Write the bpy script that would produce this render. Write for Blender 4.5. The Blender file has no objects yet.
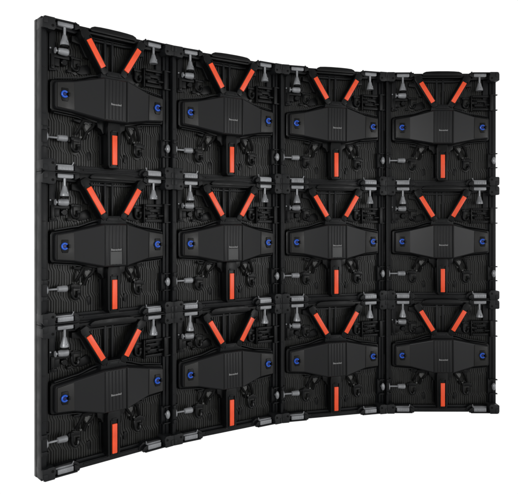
import bpy, bmesh, math, random
from mathutils import Vector, Matrix
random.seed(7)
S = bpy.context.scene
C = S.collection
PI = math.pi

# ------------------------------------------------------------------ materials
def mat(name, col, rough=.5, metal=0., spec=.5, grain=0., gscale=400., bump=0., var=0.):
    m = bpy.data.materials.new(name); m.use_nodes = True
    nt = m.node_tree; b = nt.nodes['Principled BSDF']
    b.inputs['Base Color'].default_value = (*col, 1)
    b.inputs['Roughness'].default_value = rough
    b.inputs['Metallic'].default_value = metal
    b.inputs['Specular IOR Level'].default_value = spec
    tc = nt.nodes.new('ShaderNodeTexCoord')
    info = nt.nodes.new('ShaderNodeObjectInfo')
    off = nt.nodes.new('ShaderNodeVectorMath'); off.operation = 'ADD'
    nt.links.new(tc.outputs['Object'], off.inputs[0]); 
    sc = nt.nodes.new('ShaderNodeVectorMath'); sc.operation = 'SCALE'
    nt.links.new(info.outputs['Location'], sc.inputs[0]); sc.inputs['Scale'].default_value = 3.7
    nt.links.new(sc.outputs[0], off.inputs[1])
    if var:
        n = nt.nodes.new('ShaderNodeTexNoise'); n.inputs['Scale'].default_value = 26; n.inputs['Detail'].default_value = 6
        nt.links.new(off.outputs[0], n.inputs['Vector'])
        r = nt.nodes.new('ShaderNodeMapRange'); r.inputs['To Min'].default_value = 1-var; r.inputs['To Max'].default_value = 1+var
        r.inputs['From Min'].default_value = .3; r.inputs['From Max'].default_value = .7
        nt.links.new(n.outputs['Fac'], r.inputs['Value'])
        mx = nt.nodes.new('ShaderNodeVectorMath'); mx.operation = 'SCALE'; mx.inputs[0].default_value = col
        nt.links.new(r.outputs[0], mx.inputs['Scale'])
        nt.links.new(mx.outputs[0], b.inputs['Base Color'])
        r2 = nt.nodes.new('ShaderNodeMapRange'); r2.inputs['To Min'].default_value = rough-.08; r2.inputs['To Max'].default_value = rough+.08
        r2.inputs['From Min'].default_value = .3; r2.inputs['From Max'].default_value = .7
        nt.links.new(n.outputs['Fac'], r2.inputs['Value']); nt.links.new(r2.outputs[0], b.inputs['Roughness'])
    if bump:
        n = nt.nodes.new('ShaderNodeTexNoise'); n.inputs['Scale'].default_value = gscale; n.inputs['Detail'].default_value = 3
        nt.links.new(off.outputs[0], n.inputs['Vector'])
        bp = nt.nodes.new('ShaderNodeBump'); bp.inputs['Strength'].default_value = bump; bp.inputs['Distance'].default_value = .0004
        nt.links.new(n.outputs['Fac'], bp.inputs['Height']); nt.links.new(bp.outputs[0], b.inputs['Normal'])
    return m

M = dict(
    frame=mat('black_cast_frame', (.0035,.0039,.0045), .42, 0, .22, bump=.5, var=.2),
    plate=mat('corner_plate_black', (.0070,.0075,.0082), .42, 0, .24, bump=.5, var=.12),
    module=mat('module_back_plastic', (.0088,.0090,.0080), .36, 0, .34, bump=.3, var=.35),
    cover=mat('cover_plastic', (.0056,.0058,.0064), .40, 0, .30, bump=.3, gscale=900),
    pad=mat('pad_plastic', (.0105,.0103,.0098), .36, 0, .34, bump=.35, var=.08),
    gloss=mat('gloss_black', (.0020,.0022,.0024), .33, 0, .20, var=.1),
    rubber=mat('black_rubber', (.0025,.0025,.0025), .6, 0, .12, bump=.4, var=.2),
    silver=mat('cast_silver', (.225,.231,.241), .36, .25, .5, bump=.6, var=.22),
    clip=mat('grey_clip', (.050,.050,.048), .38, 0, .5, bump=.5, var=.35),
    orange=mat('orange_grip', (.80,.072,.016), .34, 0, .5, bump=.4, gscale=250, var=.10),
    blue=mat('blue_connector', (.011,.078,.46), .22, 0, .5, var=.1),
    bluedark=mat('dark_blue_socket', (.002,.006,.07), .25, 0, .4, var=.1),
    ink=mat('pale_grey_print', (.26,.26,.26), .6, 0, .2),
    sticker=mat('grey_sticker', (.055,.056,.056), .5, 0, .35, var=.1),
)

# ------------------------------------------------------------------ mesh helpers; cabinet coordinates: u right, v down, w towards the viewer
def P(u, v, w): return Vector((u-.25, -w, .5-v))
def merge(dst, src):
    me = bpy.data.meshes.new('t'); src.to_mesh(me); dst.from_mesh(me); bpy.data.meshes.remove(me); src.free()
def bev(b, w, ang=25, seg=2):
    bmesh.ops.recalc_face_normals(b, faces=b.faces)
    if w:
        es = [e for e in b.edges if len(e.link_faces) == 2 and e.calc_face_angle(0) > math.radians(ang)]
        bmesh.ops.bevel(b, geom=es, offset=w, segments=seg, affect='EDGES', profile=.6, clamp_overlap=True)
def poly(bm, pts, w0, w1, bevel=.0012, inset=0.):
    """extrude an outline (u,v) from depth w0 to w1"""
    b = bmesh.new()
    cu = sum(p[0] for p in pts)/len(pts); cv = sum(p[1] for p in pts)/len(pts)
    lo = [b.verts.new(P(u, v, w0)) for u, v in pts]
    hi = []
    for u, v in pts:
        d = math.hypot(u-cu, v-cv) or 1
        hi.append(b.verts.new(P(u-(u-cu)/d*inset, v-(v-cv)/d*inset, w1)))
    b.faces.new(lo[::-1]); b.faces.new(hi)
    n = len(pts)
    for i in range(n): b.faces.new((lo[i], lo[(i+1) % n], hi[(i+1) % n], hi[i]))
    bev(b, bevel); merge(bm, b)
def box(bm, u0, u1, v0, v1, w0, w1, bevel=.0012, inset=0.):
    poly(bm, [(u0,v0),(u1,v0),(u1,v1),(u0,v1)], w0, w1, bevel, inset)
def lathe(bm, prof, o, ax, seg=20, capped=True):
    """prof: (distance along the axis, radius); o: (u,v,w); ax: 'u','v','w'"""
    b = bmesh.new(); rings = []
    for t, r in prof:
        ring = []
        for k in range(seg):
            a = 2*PI*k/seg; c, s = r*math.cos(a), r*math.sin(a)
            d = {'u':(t,c,s),'v':(c,t,s),'w':(c,s,t)}[ax]
            ring.append(b.verts.new(P(o[0]+d[0], o[1]+d[1], o[2]+d[2])))
        rings.append(ring)
    for A, B in zip(rings, rings[1:]):
        for k in range(seg): b.faces.new((A[k], A[(k+1)%seg], B[(k+1)%seg], B[k]))
    b.faces.new(rings[0]); b.faces.new(rings[-1][::-1])
    bmesh.ops.recalc_face_normals(b, faces=b.faces)
    merge(bm, b)
def strip(bm, path, half, closed=False, h=.004, w0=.0):
    """a raised bar following a (u,v) path"""
    b = bmesh.new(); rows = []
    for i, (u, v) in enumerate(path):
        a = path[max(i-1, 0)]; c = path[min(i+1, len(path)-1)]
        d = Vector((c[0]-a[0], c[1]-a[1])).normalized(); n = Vector((-d.y, d.x))
        rows.append([b.verts.new(P(u+n.x*s, v+n.y*s, w)) for s, w in ((-half, w0), (-half*.72, w0+h), (half*.72, w0+h), (half, w0))])
    for A, B in zip(rows, rows[1:]):
        for k in range(3): b.faces.new((A[k], A[k+1], B[k+1], B[k]))
    b.faces.new(rows[0]); b.faces.new(rows[-1][::-1])
    bmesh.ops.recalc_face_normals(b, faces=b.faces); merge(bm, b)
def tube(bm, pts, r, seg=10):
    """round bar through (u,v,w) points"""
    b = bmesh.new(); V = [P(*p) for p in pts]; rings = []
    up = Vector((.13, .9, .31)).normalized()
    for i, p in enumerate(V):
        d = (V[min(i+1, len(V)-1)]-V[max(i-1, 0)]).normalized()
        x = d.cross(up).normalized(); y = d.cross(x)
        rings.append([b.verts.new(p+x*r*math.cos(2*PI*k/seg)+y*r*math.sin(2*PI*k/seg)) for k in range(seg)])
    for A, B in zip(rings, rings[1:]):
        for k in range(seg): b.faces.new((A[k], A[(k+1)%seg], B[(k+1)%seg], B[k]))
    b.faces.new(rings[0]); b.faces.new(rings[-1][::-1])
    bmesh.ops.recalc_face_normals(b, faces=b.faces); merge(bm, b)
def smooth_path(pts, n=6):
    out = []
    for i in range(len(pts)-1):
        p0, p1, p2, p3 = pts[max(i-1,0)], pts[i], pts[i+1], pts[min(i+2,len(pts)-1)]
        for k in range(n):
            t = k/n
            out.append(tuple(.5*((2*b)+(-a+c)*t+(2*a-5*b+4*c-d)*t*t+(-a+3*b-3*c+d)*t**3) for a,b,c,d in zip(p0,p1,p2,p3)))
    out.append(pts[-1]); return out
def obj(name, bm, m, parent, smooth=30):
    me = bpy.data.meshes.new(name); bm.to_mesh(me); bm.free()
    me.materials.append(m)
    me.shade_smooth()
    try: me.set_sharp_from_angle(angle=math.radians(smooth))
    except Exception: pass
    o = bpy.data.objects.new(name, me); C.objects.link(o); o.parent = parent
    return o
def NB(): return bmesh.new()

# ------------------------------------------------------------------ rear of a LED module: meandering fins
JOG = [(0,0),(.060,0),(.070,.005),(.150,.005),(.164,.012),(.200,.012),(.300,.012),(.322,.012),(.334,.018),(.372,.018),(.384,.015),(.414,.015),(.432,.025),(.5,.025)]
def joff(v):
    for (a, x), (b, y) in zip(JOG, JOG[1:]):
        if v <= b: return x+(y-x)*(v-a)/(b-a)
    return JOG[-1][1]
def module_mesh(u0, u1, v0, v1):
    bm = NB()
    box(bm, u0+.0001, u1-.0001, v0+.0001, v1-.0001, -.0125, .004, .0003)
    ribs = NB()
    pitch = .0088; k = -8
    vs = [v0+.004+i*(v1-v0-.008)/8 for i in range(9)]
    while k*pitch < .52:
        run = []
        half = (.0032, .0036, .0030, .0034)[k % 4]
        hh = (.0034, .0044, .0028, .0038)[(k*7) % 4]
        dv = .008*math.sin(k*.37)+.002*math.sin(k*1.3)
        for v in sorted(vs+[j[0]-dv for j in JOG if v0+.005 < j[0]-dv < v1-.005]):
            if run and v-run[-1][1] < .0015 and v < v1-.005: continue
            u = k*pitch+joff(min(max(v+dv, 0), .5))
            if u0+.006 < u < u1-.006: run.append((u, v))
            else:
                if len(run) > 2: strip(ribs, run, half, h=hh, w0=.0035)
                run = []
        if len(run) > 2: strip(ribs, run, half, h=hh, w0=.0035)
        k += 1
    merge(bm, ribs)
    return bm

# ------------------------------------------------------------------ one cabinet
def arm_frame(p0, p1):
    d = Vector((p1[0]-p0[0], p1[1]-p0[1])); L = d.length; d /= L; n = Vector((-d.y, d.x))
    return (lambda s, t: (p0[0]+d.x*s+n.x*t, p0[1]+d.y*s+n.y*t)), L

COVER = [(.0455,.211,.284,.041),(.0490,.203,.291,.047),(.110,.193,.2965,.0510),(.206,.1705,.317,.077),
         (.296,.1705,.317,.077),(.392,.193,.2965,.0510),(.4530,.203,.291,.047),(.4565,.211,.284,.041)]
def soft(st):
    out = []
    for i, a in enumerate(st):
        out.append(a)
        if i in (2, 4):
            b = st[i+1]
            for k in (1, 2, 3, 4):
                t = k/5; q = t*t*(3-2*t); out.append((a[0]+(b[0]-a[0])*t, *(x+(y-x)*q for x, y in zip(a[1:], b[1:]))))
    return out
def cover_mesh(grow, wfun, wb):
    b = NB(); loops = []
    st = soft(COVER) if grow else COVER
    for i, (u, vt, vb, w) in enumerate(st):
        g = grow; uu = u-g if i < 2 else u+g if i >= len(st)-2 else u
        vt -= g; vb += g; w = wfun(w)
        loops.append([b.verts.new(P(uu, v, ww)) for v, ww in ((vt-.003, wb),(vt-.0005, w-.005),(vt+.004, w),(vb-.004, w),(vb+.0005, w-.005),(vb+.003, wb))])
    for A, B in zip(loops, loops[1:]):
        for k in range(5): b.faces.new((A[k], A[k+1], B[k+1], B[k]))
    b.faces.new(loops[0]); b.faces.new(loops[-1][::-1])
    for i in range(len(loops)-1): b.faces.new((loops[i][0], loops[i+1][0], loops[i+1][5], loops[i][5]))
    bev(b, .0009 if grow else .0020, 20 if grow else 9)
    return b

def text_mesh(body, size, uc, vc, w):
    cu = bpy.data.curves.new('lettering', 'FONT'); cu.body = body; cu.size = size; cu.extrude = .0002
    cu.align_x = 'CENTER'; cu.align_y = 'CENTER'; cu.offset = size*.012
    t = bpy.data.objects.new('lettering', cu); C.objects.link(t)
    bpy.context.view_layer.update()
    me = bpy.data.meshes.new_from_object(t.evaluated_get(bpy.context.evaluated_depsgraph_get()))
    bpy.data.objects.remove(t); bpy.data.curves.remove(cu)
    bm = NB(); bm.from_mesh(me); bpy.data.meshes.remove(me)
    # text lies in XY: x -> u, y -> -v, z -> w
    o = P(uc, vc, w)
    for v in bm.verts:
        x, y, z = v.co; v.co = Vector((o.x+x, o.y-z, o.z+y))
    return bm

def latch_top(bm, u):
    box(bm, u-.027, u+.027, .0055, .0185, .031, .049, .0016)
    box(bm, u-.024, u+.024, .0165, .0195, .036, .046, .0008)
    lathe(bm, [(.017,.0045),(.050,.0045)], (u, 0, .040), 'v')
    lathe(bm, [(.044,.0052),(.050,.0078),(.058,.0098),(.066,.0128),(.0735,.0148),(.0775,.0150),(.0790,.0135)], (u, 0, .040), 'v', 24)
    lathe(bm, [(0,.0022),(.0158,.0022)], (u+.003, .068, .041), 'w', 10)

def make_cabinet(tl, tr):
    """tl/tr: how much the left/right flank leans in per metre of depth, so neighbours meet without crossing"""
    root = bpy.data.objects.new('led_panel', None); C.objects.link(root); root.empty_display_size = .05
    L = lambda w: max(w, 0)*tl+.0004
    R = lambda w: .5-max(w, 0)*tr-.0004
    # ---- modules
    for (a, b_) in ((0,.25),(.25,.5)):
        for (c, d) in ((.0,.25),(.25,.5)):
            mo = obj('led_module', module_mesh(a, b_, c, d), M['module'], root)
            # pull hook of the module
            hu = .128 if a == 0 else .366
            hv = .128 if c == 0 else .402
            s = 1 if a == 0 else -1
            bm = NB()
            poly(bm, [(hu-.016,hv-.028),(hu+.016,hv-.028),(hu+.020,hv-.01),(hu+.016,hv+.028),(hu+.004,hv+.038),(hu-.012,hv+.030),(hu-.020,hv+.006)], .004, .0095, .001, .002)
            mo2 = obj('hook_base', bm, M['module'], mo)
            bm = NB()
            path = [(hu-.011,hv-.020,.014),(hu-.012,hv-.004,.018),(hu-.011,hv+.012,.019),(hu-.004,hv+.021,.019),(hu+.006,hv+.020,.019),(hu+.011,hv+.011,.018),(hu+.012,hv+.002,.014)]
            tube(bm, smooth_path(path, 4), .0054)
            box(bm, hu-.017, hu-.005, hv-.026, hv-.016, .008, .021, .0015)
            box(bm, hu+.006, hu+.018, hv-.004, hv+.006, .008, .020, .0015)
            obj('pull_hook', bm, M['gloss'], mo)
    # ---- frame: four rails and inner ledges
    bm = NB()
    W = .030
    def side_prof(w0, w1, inner, left):
        if left: return [(L(w1)+.0035,0),(inner,0)]
    # left and right rails
    box(bm, .0170, .031, .036, .464, .0042, .024, .001, .0)
    box(bm, L(.047)+.0003, .0175, .0006, .4994, .0041, .047, .0012)
    for q in (.16,.31): box(bm, L(.05)+.004, .0160, q, q+.004, .0465, .0482, .0006)
    box(bm, .030, .0365, .040, .460, .0036, .013, .0012)
    box(bm, .469, R(W)-.0030, .036, .464, .0008, .024, .002)
    box(bm, .480, R(W)-.0045, .038, .462, .0236, W, .0018)
    box(bm, .4635, .470, .040, .460, .0036, .013, .0012)
    # top and bottom rails
    box(bm, .118, .382, .0003, .018, .0041, W, .0008)
    box(bm, .118, .382, .482, .4997, .0041, W, .0008)
    box(bm, .130, .370, .0175, .026, .0036, .016, .0012)
    box(bm, .130, .370, .472, .4825, .0036, .019, .0012)
    box(bm, .150, .350, .4845, .4895, .0295, .0335, .001)
    # raised latch housings next to the corners
    for s in (0, 1):
        X = (lambda u: u) if s == 0 else (lambda u: .5-u)
        poly(bm, [(X(.036),.001),(X(.114),.001),(X(.128),.006),(X(.133),.021),(X(.120),.030),(X(.036),.026)], .0008, .034, .002)
        poly(bm, [(X(.040),.001),(X(.116),.001),(X(.120),.0052),(X(.040),.0052)], .030, .058, .0012)
        poly(bm, [(X(.110),.001),(X(.127),.0015),(X(.130),.016),(X(.112),.024)], .030, .052, .002)
        poly(bm, [(X(.036),.470),(X(.120),.468),(X(.134),.478),(X(.138),.492),(X(.126),.499),(X(.036),.499)], .0008, .033, .002)
        poly(bm, [(X(.040),.4945),(X(.118),.4945),(X(.122),.4990),(X(.040),.4990)], .030, .055, .0012)
        poly(bm, [(X(.111),.474),(X(.124),.480),(X(.132),.490),(X(.128),.498),(X(.111),.4985)], .030, .050, .002)
        poly(bm, [(X(.042),.028),(X(.058),.028),(X(.058),.110),(X(.042),.150),(X(.036),.150),(X(.036),.028)], .004, .020, .0015)
    # webs running from the latch housing inward
    poly(bm, [(.036,.150),(.062,.150),(.062,.160),(.036,.164)], .004, .022, .0015)
    obj('frame', bm, M['frame'], root)
    # ---- corner plates
    for su in (0, 1):
        for sv in (0, 1):
            bm = NB()
            w = .060
            e = (lambda ww: L(ww)) if su == 0 else (lambda ww: .5-R(ww))
            X = (lambda u: u) if su == 0 else (lambda u: .5-u)
            V = (lambda v: v) if sv == 0 else (lambda v: .5-v)
            a = e(w)+.0001
            free = (tl == 0 and su == 0) or (tr == 0 and su == 1)
            if free: pts = [(a,.010),(a+.007,.0003),(.040,.0003),(.0425,.007),(.0410,.012),(.0440,.018),(.0440,.034),(.038,.0415),(.020,.0415),(.016,.0395),(a+.004,.0395),(a,.036)]
            else:    pts = [(a,.0003),(.040,.0003),(.0425,.007),(.0410,.012),(.0440,.018),(.0440,.034),(.038,.0415),(.020,.0415),(.016,.0395),(a,.0395)]
            pts = [(X(p), V(q)) for p, q in pts]
            poly(bm, pts, .0008, w, .0009)
            pl = obj('corner_plate', bm, M['plate'], root)
            # countersunk bolt: pale rim, black socket
            bm = NB(); lathe(bm, [(.0598,.0046),(.0612,.0044),(.0613,.0030),(.0603,.0028)], (X(.0335), V(.0275), 0), 'w', 18)
            obj('bolt', bm, M['rubber'], pl)
            bm = NB(); poly(bm, [(X(a+.002),V(.003)),(X(.017),V(.003)),(X(.017),V(.022)),(X(a+.002),V(.024))], .0595, .0618, .0008)
            obj('raised_pad', bm, M['plate'], pl)
    # ---- alignment pins
    for u in (.1165, .3835):
        bm = NB(); lathe(bm, [(-.0045,.0022),(-.002,.0036),(.012,.0036)], (u, 0, .044), 'v', 14)
        lathe(bm, [(.006,.0058),(.014,.0058)], (u, 0, .046), 'v', 14)
        obj('alignment_pin', bm, M['gloss'], root)
    # ---- top latches with T handles
    for u in (.081, .419):
        bm = NB(); latch_top(bm, u); obj('latch_handle', bm, M['silver'], root)
    bm = NB(); lathe(bm, [(.0792,.0138),(.0855,.0138)], (.081, 0, .040), 'v', 22)
    obj('latch_collar', bm, M['rubber'], root)
    # ---- upper left locking screw
    bm = NB()
    lathe(bm, [(.061,.0070),(.064,.0100),(.072,.0118),(.088,.0128),(.0935,.0118),(.0965,.0085)], (0, .099, .034), 'u', 24)
    lathe(bm, [(.052,.0034),(.062,.0034)], (0, .099, .034), 'u', 14)
    lathe(bm, [(.0505,.0095),(.0525,.0105),(.0535,.0085)], (0, .099, .034), 'u', 22)
    obj('locking_screw', bm, M['silver'], root)
    bm = NB()
    box(bm, .040, .104, .108, .120, .006, .026, .002); box(bm, .040, .052, .112, .158, .006, .028, .002)
    box(bm, .054, .072, .120, .146, .006, .022, .002); lathe(bm, [(.006,.011),(.027,.011),(.029,.009)], (.086,.132,0), 'w', 20)
    box(bm, .098, .112, .094, .106, .006, .022, .002); box(bm, .098, .112, .150, .160, .006, .022, .002)
    lathe(bm, [(.01,.003),(.031,.003)], (.046,.148,0), 'w', 12)
    obj('lock_housing', bm, M['gloss'], root)
    bm = NB(); lathe(bm, [(.024,.0028),(.0295,.0028),(.0302,.002)], (.0375,.092,0), 'w', 12)
    obj('set_screw', bm, M['silver'], root)
    # ---- lower left locking screw
    bm = NB()
    lathe(bm, [(.0600,.0078),(.0615,.0098),(.083,.0112),(.0895,.0112),(.0925,.0095)], (0, .386, .032), 'u', 24)
    lathe(bm, [(.020,.0036),(.061,.0036)], (0, .386, .032), 'u', 14)
    lathe(bm, [(.0190,.0140),(.0205,.0160),(.0230,.0150),(.0240,.0060)], (0, .386, .0345), 'u', 22)
    obj('locking_screw', bm, M['silver'], root)
    bm = NB()
    box(bm, L(.053)+.001, .0180, .352, .366, .026, .0535, .0015); box(bm, L(.053)+.001, .0180, .406, .420, .026, .0535, .0015); box(bm, L(.053)+.002, .0178, .3525, .4195, .0255, .0485, .001)
    box(bm, .0165, .030, .352, .358, .022, .040, .0012); box(bm, .0165, .030, .414, .420, .022, .040, .0012)
    obj('screw_bracket', bm, M['frame'], root)
    def piece(name, pts, w1, bevel=.002):
        bm = NB(); poly(bm, pts, .004, w1, bevel); obj(name, bm, M['gloss'], root)
    for s in (0, 1):
        X = (lambda u: u) if s == 0 else (lambda u: .5-u)
        piece('side_bracket', [(X(.112),.036),(X(.146),.036),(X(.176),.090),(X(.172),.104),(X(.160),.100),(X(.140),.060),(X(.112),.056)], .026)
        piece('side_lug', [(X(.116),.104),(X(.150),.104),(X(.150),.112),(X(.116),.112)], .018, .0015)
        piece('side_bracket', [(X(.130),.138),(X(.172),.120),(X(.182),.132),(X(.186),.150),(X(.150),.160),(X(.134),.156)], .014)
        piece('lower_bracket', [(X(.196),.318),(X(.228),.318),(X(.228),.352),(X(.218),.360),(X(.210),.344),(X(.198),.338)], .040, .0025)
        piece('lower_bracket', [(X(.118),.316),(X(.195),.316),(X(.195),.330),(X(.150),.330),(X(.118),.322)], .028)
        piece('lower_lug', [(X(.104),.380),(X(.122),.372),(X(.146),.378),(X(.146),.392),(X(.122),.390),(X(.104),.394)], .015, .0015)
        piece('lower_rib', [(X(.216),.362),(X(.2245),.362),(X(.2245),.462),(X(.220),.462)], .018, .0015)
        piece('lower_lug', [(X(.172),.424),(X(.184),.420),(X(.188),.446),(X(.178),.452)], .010, .0015)
    piece('lock_post', [(.386,.096),(.391,.096),(.391,.166),(.386,.166)], .028)
    # ---- right flank: upper lock
    bm = NB()
    box(bm, .392, .478, .096, .106, .004, .030, .0018); box(bm, .392, .478, .152, .163, .004, .030, .0018)
    box(bm, .398, .462, .113, .126, .004, .022, .0018); box(bm, .402, .466, .133, .146, .004, .026, .0018)
    lathe(bm, [(.392,.010),(.396,.012),(.412,.012),(.414,.010)], (0,.129,.018), 'u', 18)
    box(bm, .466, .474, .094, .166, .024, .040, .0012)
    lathe(bm, [(.444,.0055),(.474,.0055)], (0,.139,.030), 'u', 14)
    obj('side_lock', bm, M['gloss'], root)
    bm = NB()
    box(bm, .4725, R(.036)+.0000, .094, .0985, .026, .038, .001); box(bm, .4725, R(.036), .161, .1655, .026, .038, .001)
    box(bm, .474, .4815, .0985, .161, .0295, .036, .001)
    obj('lock_prongs', bm, M['plate'], root)
    # ---- right flank: lower round knob in a bracket
    bm = NB()
    box(bm, .466, R(.036), .3535, .3580, .026, .038, .001); box(bm, .466, R(.036), .4155, .4200, .026, .038, .001)
    box(bm, .462, .4685, .3535, .420, .004, .026, .0015)
    kb = obj('knob_bracket', bm, M['frame'], root)
    bm = NB(); lathe(bm, [(-.0165*math.cos(a), max(.0084*math.sin(a), .0006)) for a in [PI*k/14 for k in range(15)]], (.4835,.3865,.036), 'v', 20)
    lathe(bm, [(.004,.006),(.034,.006)], (.4835,.3865,0), 'w', 12)
    obj('lock_knob', bm, M['silver'], root)
    # ---- bottom latch blocks with a small spring hook
    for u, s in ((.081, 1), (.419, -1)):
        bm = NB()
        box(bm, u-.027, u+.027, .4775, .4935, .028, .050, .0018)
        box(bm, u-.031, u+.031, .4735, .4785, .031, .040, .0012)
        for k in range(5): box(bm, u-.0225+k*.010, u-.0175+k*.010, .4805, .4905, .0497, .0507, .0003)
        tube(bm, [(u+s*.026,.476,.036),(u+s*.0295,.469,.040),(u+s*.031,.464,.040)], .0018, 8)
        obj('latch_block', bm, M['silver'], root)
    # ---- carrying bracket: top grip, two slanting arms, hub
    bm = NB()
    pts = [(.160,.0120),(.167,.0040),(.178,-.0005),(.200,-.0022),(.228,-.0030),(.272,-.0030),(.300,-.0022),(.322,-.0005),(.333,.0040),(.340,.0120),(.334,.0175),(.166,.0175)]
    poly(bm, pts, .034, .062, .002)
    poly(bm, [(.126,.0045),(.374,.0045),(.368,.0235),(.132,.0235)], .032, .0485, .002)
    box(bm, .172, .328, .0190, .0240, .030, .046, .0015)
    obj('carry_handle', bm, M['gloss'], root)
    for s in (0, 1):
        a, b_ = ((.1556,.0490),(.2069,.1330)) if s == 0 else ((.3455,.0490),(.2950,.1330))
        F, ln = arm_frame(a, b_)
        bm = NB()
        poly(bm, [F(-.036,-.012),F(-.036,.012),F(-.024,.0165),F(-.008,.0155),F(ln+.006,.0145),F(ln+.024,.011),F(ln+.024,-.011),F(ln+.006,-.0145),F(-.008,-.0155),F(-.024,-.0165)], .022, .0615, .0025)
        for side in (-1, 1):
            poly(bm, [F(-.012,side*.0108),F(-.012,side*.0140),F(ln+.008,side*.0132),F(ln+.008,side*.0105)][::side], .0605, .0655, .0009)
        arm = obj('bracket_arm', bm, M['gloss'], root)
        bm = NB(); poly(bm, [F(-.0015,-.0096),F(-.0015,.0096),F(ln+.0015,.0096),F(ln+.0015,-.0096)], .0605, .0668, .0018)
        obj('orange_grip', bm, M['orange'], arm)
    bm = NB()
    poly(bm, [(.214,.142),(.286,.142),(.296,.150),(.300,.172),(.200,.172),(.204,.150)], .010, .058, .003)
    poly(bm, [(.226,.146),(.274,.146),(.280,.160),(.220,.160)], .0575, .062, .0015)
    for u in (.232, .268): lathe(bm, [(.0615,.0038),(.0632,.0034)], (u,.153,0), 'w', 12)
    obj('bracket_hub', bm, M['frame'], root)
    # thin inner brace between the arms
    bm = NB()
    for u in (.236, .264): box(bm, u-.004, u+.004, .026, .142, .009, .022, .0012)
    strip(bm, [(.150,.030),(.190,.034),(.310,.034),(.350,.030)], .004, h=.008, w0=.012)
    obj('inner_brace', bm, M['plate'], root)
    # ---- lower leg with its orange strip
    bm = NB()
    poly(bm, [(.228,.318),(.272,.318),(.275,.335),(.273,.466),(.268,.478),(.232,.478),(.227,.466),(.225,.335)], .008, .0610, .003)
    for s in (-1, 1): box(bm, .25+s*.0132-.0014, .25+s*.0132+.0014, .350, .470, .0605, .0655, .0008)
    box(bm, .241, .259, .3445, .3520, .0605, .0640, .0008)
    leg = obj('bracket_leg', bm, M['gloss'], root)
    bm = NB(); box(bm, .2410, .2592, .3635, .4655, .0605, .0668, .0018); obj('orange_grip', bm, M['orange'], leg)
    # ---- power box: base, cover, ribbed middle, connector pads
    base = obj('box_base', cover_mesh(.0085, lambda w: .029+(w-.041)*.25, .006), M['gloss'], root, 20)
    bm = NB()
    lip = [(u, vt-.0085-.004) for u, vt, vb, w in soft(COVER)[1:-1]]
    strip(bm, lip, .0022, h=.006, w0=.030)
    lip = [(u, vb+.0085+.003) for u, vt, vb, w in soft(COVER)[1:-1]]
    strip(bm, lip, .0016, h=.005, w0=.026)
    obj('rim', bm, M['plate'], base)
    cov = obj('box_cover', cover_mesh(0, lambda w: w, .033), M['cover'], root, 8)
    bm = NB()
    for k in range(6):
        u = .2135+k*.0128
        box(bm, u-.0042, u+.0042, .176, .3115, .0765, .0785, .0008)
    box(bm, .2918, .2955, .173, .3145, .0765, .0790, .0006)
    obj('ribbed_panel', bm, M['cover'], cov)
    bm = NB(); box(bm, .2868, .2905, .1735, .3140, .0768, .0773, .0001); box(bm, .2062, .2078, .1735, .3140, .0768, .0773, .0001)
    obj('shadow_gap', bm, M['rubber'], cov)
    obj('lettering', text_mesh('Bescanled', .0098, .2488, .2590, .0787), M['ink'], cov)
    for s in (0, 1):
        X = (lambda u: u) if s == 0 else (lambda u: .502-u)
        bm = NB()
        poly(bm, [(X(.0515),.2075),(X(.108),.1990),(X(.110),.2915),(X(.0515),.2870)], .043, .0532, .0012)
        obj('connector_pad', bm, M['pad'], cov)
        bm = NB(); cu_ = .0738 if s == 0 else .4255
        poly(bm, [(cu_-.009,.2225),(cu_+.013,.2225),(cu_+.015,.232),(cu_+.015,.258),(cu_+.012,.266),(cu_-.006,.266),(cu_-.010,.258)], .052, .0568, .0015)
        box(bm, cu_+.0100, cu_+.0160, .238, .250, .0558, .0670, .0012)
        con = obj('connector_socket', bm, M['gloss'], root)
        bm = NB(); pts = []
        for k in range(25):
            a = math.radians(38+k*(284/24)); pts.append((cu_+.0093*math.cos(a), .2440+.0093*math.sin(a), .0592))
        tube(bm, pts, .0034, 12)
        obj('blue_ring', bm, M['blue'], con)
        bm = NB(); lathe(bm, [(.053,.0064),(.0585,.0064),(.0595,.0052)], (cu_,.2440,0), 'w', 20); obj('socket_core', bm, M['bluedark'], con)
    # ---- cable clips hanging below the box
    for s in (0, 1):
        X = (lambda u: u) if s == 0 else (lambda u: .5-u)
        bm = NB()
        poly(bm, [(X(.158),.322),(X(.180),.318),(X(.186),.334),(X(.180),.350),(X(.172),.366),(X(.164),.352),(X(.156),.340)], .010, .026, .0018, .002)
        cl = obj('cable_clip', bm, M['clip'], root)
        bm = NB()
        tube(bm, smooth_path([(X(.190),.318,.030),(X(.186),.332,.032),(X(.178),.344,.030),(X(.168),.356,.022),(X(.160),.380,.014)], 4), .0052)
        tube(bm, smooth_path([(X(.152),.318,.030),(X(.144),.332,.030),(X(.136),.350,.026),(X(.130),.366,.016)], 4), .0058)
        box(bm, *(sorted((X(.146), X(.196)))), .314, .322, .012, .036, .002)
        obj('cable', bm, M['rubber'], cl)
        for pr, o3 in (([(.008,.0045),(.014,.0045),(.0155,.003)], (X(.128),.318,0)), ([(.026,.003),(.0285,.002)], (X(.170),.330,0)), ([(.008,.0036),(.0175,.0036)], (X(.148),.374,0))):
            bm = NB(); lathe(bm, pr, o3, 'w', 12); obj('screw', bm, M['clip'], cl)
    return root

def kids(o): return [c for c in bpy.data.objects if c.parent == o]
def copy_tree(o, parent=None):
    c = o.copy(); C.objects.link(c); c.parent = parent
    for ch in kids(o): copy_tree(ch, c)
    return c

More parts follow.
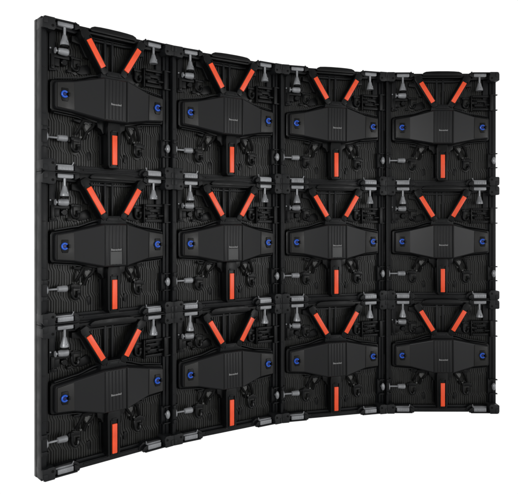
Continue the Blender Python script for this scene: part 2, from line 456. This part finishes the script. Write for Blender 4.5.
# ------------------------------------------------------------------ the wall: four columns of three, solved from the photograph
X0, Y0 = -.73098, 1.95428
TH = [40.895, 31.602, 15.342, -.295]
CAMZ = .8183
hinge = [(X0, Y0)]
for t in TH:
    r = math.radians(t); hinge.append((hinge[-1][0]+.5*math.cos(r), hinge[-1][1]+.5*math.sin(r)))
WHERE = {
 (0,0): 'black LED panel back at the top left corner of the wall, one orange V and one blue socket pair',
 (0,1): 'black LED panel back, second from left in the top row of the wall',
 (0,2): 'black LED panel back, third from left in the top row of the wall',
 (0,3): 'black LED panel back facing straight out at the top right corner of the wall',
 (1,0): 'black LED panel back with square grey sticker, leftmost panel in the middle row',
 (1,1): 'black LED panel back with faint sticker, second from left in the middle row',
 (1,2): 'black LED panel back with faint sticker, third from left in the middle row',
 (1,3): 'black LED panel back without sticker, rightmost panel in the middle row',
 (2,0): 'black LED panel back at the bottom left corner of the wall, nearest and largest',
 (2,1): 'black LED panel back, second from left in the bottom row of the wall',
 (2,2): 'black LED panel back, third from left in the bottom row of the wall',
 (2,3): 'black LED panel back facing straight out at the bottom right corner of the wall'}
WHERE[(0,0)] = 'black LED panel back with orange V at the top left corner of the wall'
for c in range(4):
    tl = 0 if c == 0 else math.tan(math.radians((TH[c-1]-TH[c])/2))
    tr = 0 if c == 3 else math.tan(math.radians((TH[c]-TH[c+1])/2))
    proto = make_cabinet(tl, tr)
    r = math.radians(TH[c])
    mx = hinge[c][0]+.25*math.cos(r); my = hinge[c][1]+.25*math.sin(r)
    for row in range(3):
        o = proto if row == 0 else copy_tree(proto)
        o.location = (mx, my, 1.0-.5*row); o.rotation_euler = (0, 0, r)
        o['label'] = WHERE[(row, c)]; o['category'] = 'LED panel'; o['group'] = 'LED wall panels seen from behind'
        if row == 1 and c < 3:
            cov = [k for k in kids(o) if k.name.startswith('box_cover')][0]
            bm = NB(); box(bm, .2275, .2700, .2655, .3085, .0782, .0790, .0003)
            obj('grey_sticker', bm, M['sticker'], cov)

# ------------------------------------------------------------------ light: white studio surround, softboxes
FRONT, BAND, RIGHT = .20, .60, .42
w = bpy.data.worlds.new('World'); S.world = w; w.use_nodes = True
bg = w.node_tree.nodes['Background']; bg.inputs['Strength'].default_value = 1.0
# white backdrop all round behind the wall (+Y); dim studio in front of it with a brighter band at eye level
nt = w.node_tree
def mth(op, a, b=None):
    n = nt.nodes.new('ShaderNodeMath'); n.operation = op
    for k, x in enumerate((a, b)):
        if x is None: continue
        if isinstance(x, (int, float)): n.inputs[k].default_value = x
        else: nt.links.new(x, n.inputs[k])
    return n.outputs[0]
def mrange(x, a, b, c, d):
    n = nt.nodes.new('ShaderNodeMapRange'); n.interpolation_type = 'SMOOTHSTEP'
    for k, q in zip(('From Min','From Max','To Min','To Max'), (a, b, c, d)): n.inputs[k].default_value = q
    nt.links.new(x, n.inputs['Value']); return n.outputs[0]
tc = nt.nodes.new('ShaderNodeTexCoord'); sx = nt.nodes.new('ShaderNodeSeparateXYZ'); nt.links.new(tc.outputs['Generated'], sx.inputs[0])
back = mrange(sx.outputs['Y'], .25, .5, 0, 1)
band = mrange(mth('ABSOLUTE', sx.outputs['Z']), .04, .36, 1, 0)
right = mrange(sx.outputs['X'], -.2, .9, 0, 1)
front = mth('ADD', mth('ADD', FRONT, mth('MULTIPLY', band, BAND)), mth('MULTIPLY', right, RIGHT))
inv = mth('SUBTRACT', 1.0, back)
tot = mth('ADD', mth('MULTIPLY', back, 1.03), mth('MULTIPLY', inv, front))
cb = nt.nodes.new('ShaderNodeCombineXYZ')
for k in range(3): nt.links.new(tot, cb.inputs[k])
nt.links.new(cb.outputs[0], bg.inputs['Color'])
def area(name, loc, target, sx, sy, power, col=(1,1,1)):
    l = bpy.data.lights.new(name, 'AREA'); l.shape = 'RECTANGLE'; l.size = sx; l.size_y = sy; l.energy = power; l.color = col
    o = bpy.data.objects.new(name, l); C.objects.link(o); o.location = loc
    d = Vector(target)-Vector(loc); o.rotation_euler = d.to_track_quat('-Z', 'Y').to_euler()
    return o
area('softbox', (-1.0, -.8, CAMZ+.4), (.2, 2.5, CAMZ), 1.6, .6, 62)
area('side_softbox', (3.2, .5, CAMZ+.1), (.9, 2.6, CAMZ), 1.3, .9, 15)

# ------------------------------------------------------------------ camera
cd = bpy.data.cameras.new('camera'); cam = bpy.data.objects.new('camera', cd); C.objects.link(cam)
cam.location = (0, 0, CAMZ); cam.rotation_euler = (PI/2, 0, 0)
cd.sensor_fit = 'HORIZONTAL'; cd.sensor_width = 36; cd.lens = 596.63/518*36
cd.shift_x = -(258.87-259)/518; cd.shift_y = (227.32-247)/518
cd.clip_start = .05; cd.clip_end = 500
S.camera = cam
S.render.engine = 'CYCLES'
S.view_settings.view_transform = 'Standard'; S.view_settings.look = 'None'; S.view_settings.gamma = 1; S.view_settings.exposure = 0
S.render.resolution_x = 1024; S.render.resolution_y = 977
